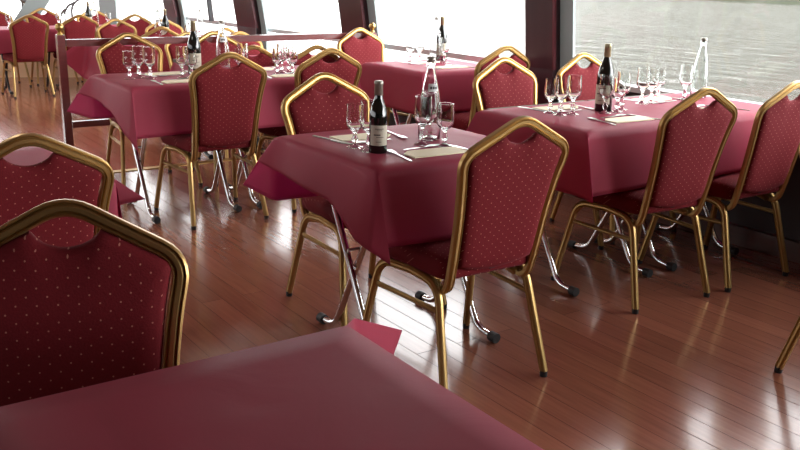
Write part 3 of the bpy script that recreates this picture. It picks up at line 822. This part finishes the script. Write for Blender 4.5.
glass('s', 2.46, 4.69, ZT, 'rightmost front glass of the right group on the left centre table', ga)
ga = 'stemmed glasses on the far window table'
glass('s', 3.52, 5.0, ZT, 'left glass on the far window table, washed out by glare', ga)
glass('b', 3.57, 4.96, ZT, 'right glass of the pair on the far window table, washed out by glare', ga)
glass('b', 3.70, 4.85, ZT, 'glass by the bottles on the far window table', ga)
ga = 'stemmed glasses on the tables beyond the rail'
for i, (x, y, l) in enumerate(((2.22, 11.3, 'glass at the left picture edge on the farthest table'), (2.80, 11.36, 'left glass before the far chair left of the rail post'), (2.88, 11.33, 'right glass before the far chair left of the rail post'), (3.36, 11.25, 'glass right of the far clear bottle'), (3.50, 9.0, 'left glass in front of the yellow rimmed chair above the rail'), (3.56, 9.06, 'middle glass in front of the yellow rimmed chair above the rail'), (3.66, 9.12, 'right glass in front of the yellow rimmed chair above the rail'))):
    glass('b' if i % 2 else 's', x, y, zl, l, ga)

# ------------------------------------------------------------------ cutlery and napkins
def make_fork():
    b = MB()
    w = [(0, .0035), (.02, .0045), (.06, .003), (.12, .0026), (.135, .006), (.150, .0105)]
    for side in (0,):
        vv = []; 
        for y, hw in w: vv += [(-hw, y, .002 + .012 * max(0, (y - .1)) * 2), (hw, y, .002 + .012 * max(0, (y - .1)) * 2), (hw, y, .004 + .024 * max(0, (y - .1))), (-hw, y, .004 + .024 * max(0, (y - .1)))]
        o = len(b.v); b.v += vv
        for i in range(len(w) - 1):
            for j in range(4): b.f.append((o + i * 4 + j, o + i * 4 + (j + 1) % 4, o + i * 4 + 4 + (j + 1) % 4, o + i * 4 + 4 + j))
        b.f.append((o + 3, o + 2, o + 1, o)); e = o + (len(w) - 1) * 4; b.f.append((e, e + 1, e + 2, e + 3))
    for k in range(4):
        x = -.0105 + .006 * k; b.box(x, x + .003, .150, .192, .0035, .0055)
    return b.build('fork', M['steel'])
def make_knife():
    b = MB(); w = [(0, .005), (.09, .0045), (.10, .004), (.115, .008), (.17, .0095), (.205, .007), (.218, .001)]
    vv = []
    for y, hw in w: vv += [(-.004, y, .001), (-.004 + 2 * hw, y, .001), (-.004 + 2 * hw, y, .0035), (-.004, y, .0045)]
    b.v += vv
    for i in range(len(w) - 1):
        for j in range(4): b.f.append((i * 4 + j, i * 4 + (j + 1) % 4, i * 4 + 4 + (j + 1) % 4, i * 4 + 4 + j))
    b.f.append((3, 2, 1, 0)); e = (len(w) - 1) * 4; b.f.append((e, e + 1, e + 2, e + 3))
    return b.build('knife', M['steel'])
def make_spoon():
    b = MB(); rr = []
    for y, hw, z, zb in ((0, .004, .003, .001), (.03, .0045, .003, .001), (.09, .0028, .003, .001), (.10, .004, .004, .002), (.11, .011, .0055, .0015), (.125, .0155, .006, .001), (.14, .0140, .006, .001), (.152, .008, .006, .002), (.158, .001, .006, .004)):
        rr.append([(-hw, y, z), (0, y, zb), (hw, y, z), (0, y, zb + .0018)])
    b.rings(rr); return b.build('spoon', M['steel'])
def make_napkin():
    b = MB(); L_, W = .112, .052
    for k in range(3):
        z0 = .0008 + k * .0016; o = k * .001
        outl = [(-L_ + o, -W), (L_ - o, -W + .004), (L_ - .004 + o, W - .006), (L_ * .55, W), (-L_ * .7, W - .002), (-L_ - o, W * .25)]
        n = len(outl); v0 = [(x, y, z0) for x, y in outl]; v1 = [(x, y, z0 + .0013) for x, y in outl]
        b.add(v0 + v1, [tuple(reversed(range(n))), tuple(range(n, 2 * n))] + [(j, (j + 1) % n, n + (j + 1) % n, n + j) for j in range(n)])
    return b.build('folded_napkin', M['napkin'], smooth=False)
protos = dict(fork=make_fork(), knife=make_knife(), spoon=make_spoon(), napkin=make_napkin()); pu = {}
def lay(kind, x, y, rot, label, group, z=ZT, dz=.001):
    if kind not in pu: o = protos[kind]; pu[kind] = 1
    else: o = protos[kind].copy(); C.objects.link(o)
    o.location = (x, y, z + dz); o.rotation_euler = (0, 0, math.radians(rot))
    return tag(o, label, kind, group)
def setting(x, y, rot, where, z=ZT, spoon=True):
    r = math.radians(rot)
    def P(a, b_): return x + a * math.cos(r) - b_ * math.sin(r), y + a * math.sin(r) + b_ * math.cos(r)
    lay('napkin', x, y, rot, 'beige folded napkin ' + where, 'beige folded napkins', z)
    px, py = P(-.150, -.090); lay('fork', px, py, rot - 8, 'steel fork beside the napkin ' + where, 'forks', z)
    px, py = P(.150, -.10); lay('knife', px, py, rot + 12, 'steel knife beside the napkin ' + where, 'knives', z)
    if spoon: px, py = P(-.07, .085); lay('spoon', px, py, rot - 84, 'small spoon above the napkin ' + where, 'small spoons', z)
setting(1.775, 2.365, -3, 'nearest the camera on the centre table')
setting(1.715, 2.73, 178, 'at the far side of the centre table')
setting(2.93, 2.545, -4, 'at the near left seat of the right window table')
setting(2.90, 2.935, 176, 'at the far left seat of the right window table')
setting(3.52, 2.56, 2, 'at the near right seat of the right window table')
setting(3.56, 2.935, 180, 'at the far right seat of the right window table')
setting(1.745, 4.60, 4, 'at the near left seat of the left centre table')
setting(1.80, 4.98, 182, 'at the far left seat of the left centre table')
setting(2.39, 4.60, -3, 'at the near right seat of the left centre table')
setting(2.36, 4.98, 178, 'at the far right seat of the left centre table')
setting(3.56, 4.60, 0, 'at the near seat of the far window table')
setting(3.60, 4.97 - .04, 180, 'at the far seat of the far window table', spoon=False)

# ------------------------------------------------------------------ dark fittings on the deck beyond the bow windows
for i, (x, y, hgt, r_) in enumerate(((3.40, 13.7, .50, 'leftmost short'), (3.49, 13.8, .56, 'middle'), (3.57, 13.7, .62, 'rightmost tall'))):
    o = empty('hooked_pipe', (x, y, -.1))
    b = MB(); b.sweep(fillet([(0, 0, 0), (0, 0, hgt + .22), (.05, -.02, hgt + .31), (.10 + .05 * i, -.04, hgt + .33 + .03 * i)], .08, 6), circ(.016, 10), (0, 1, .1)); b.build('pipe', M['black_metal'], o)
    b = MB(); b.lathe([(0, 0), (.07, 0), (.07, .015), (0, .015)], 14); b.build('base_flange', M['black_metal'], o)
    tag(o, r_ + ' of the three black hooked pipes outside the far left window', 'pipe', 'black hooked pipes outside')
o = empty('deck_winch', (2.90, 13.7, -.25))
b = MB(); b.lathe([(0, 0), (.08, 0), (.08, .02), (.018, .04), (.018, 1.12), (0, 1.12)], 14); b.build('stand', M['black_metal'], o)
b = MB(); b.sweep([(-.14, .0, 1.20), (-.08, 0, 1.17), (0, 0, 1.11), (.08, 0, 1.06), (.14, 0, 1.01)], circ(.035, 10), (0, 1, 0)); b.build('drum', M['black_metal'], o)
b = MB(); b.sweep([(-.12, 0, 1.18), (-.17, .02, 1.28)], circ(.012, 8), (0, 1, 0)); b.sweep([(-.06, 0, 1.16), (-.09, .02, 1.27)], circ(.012, 8), (0, 1, 0)); b.build('handle', M['black_metal'], o)
tag(o, 'black slanted deck fitting on a stand outside the far left window', 'winch')
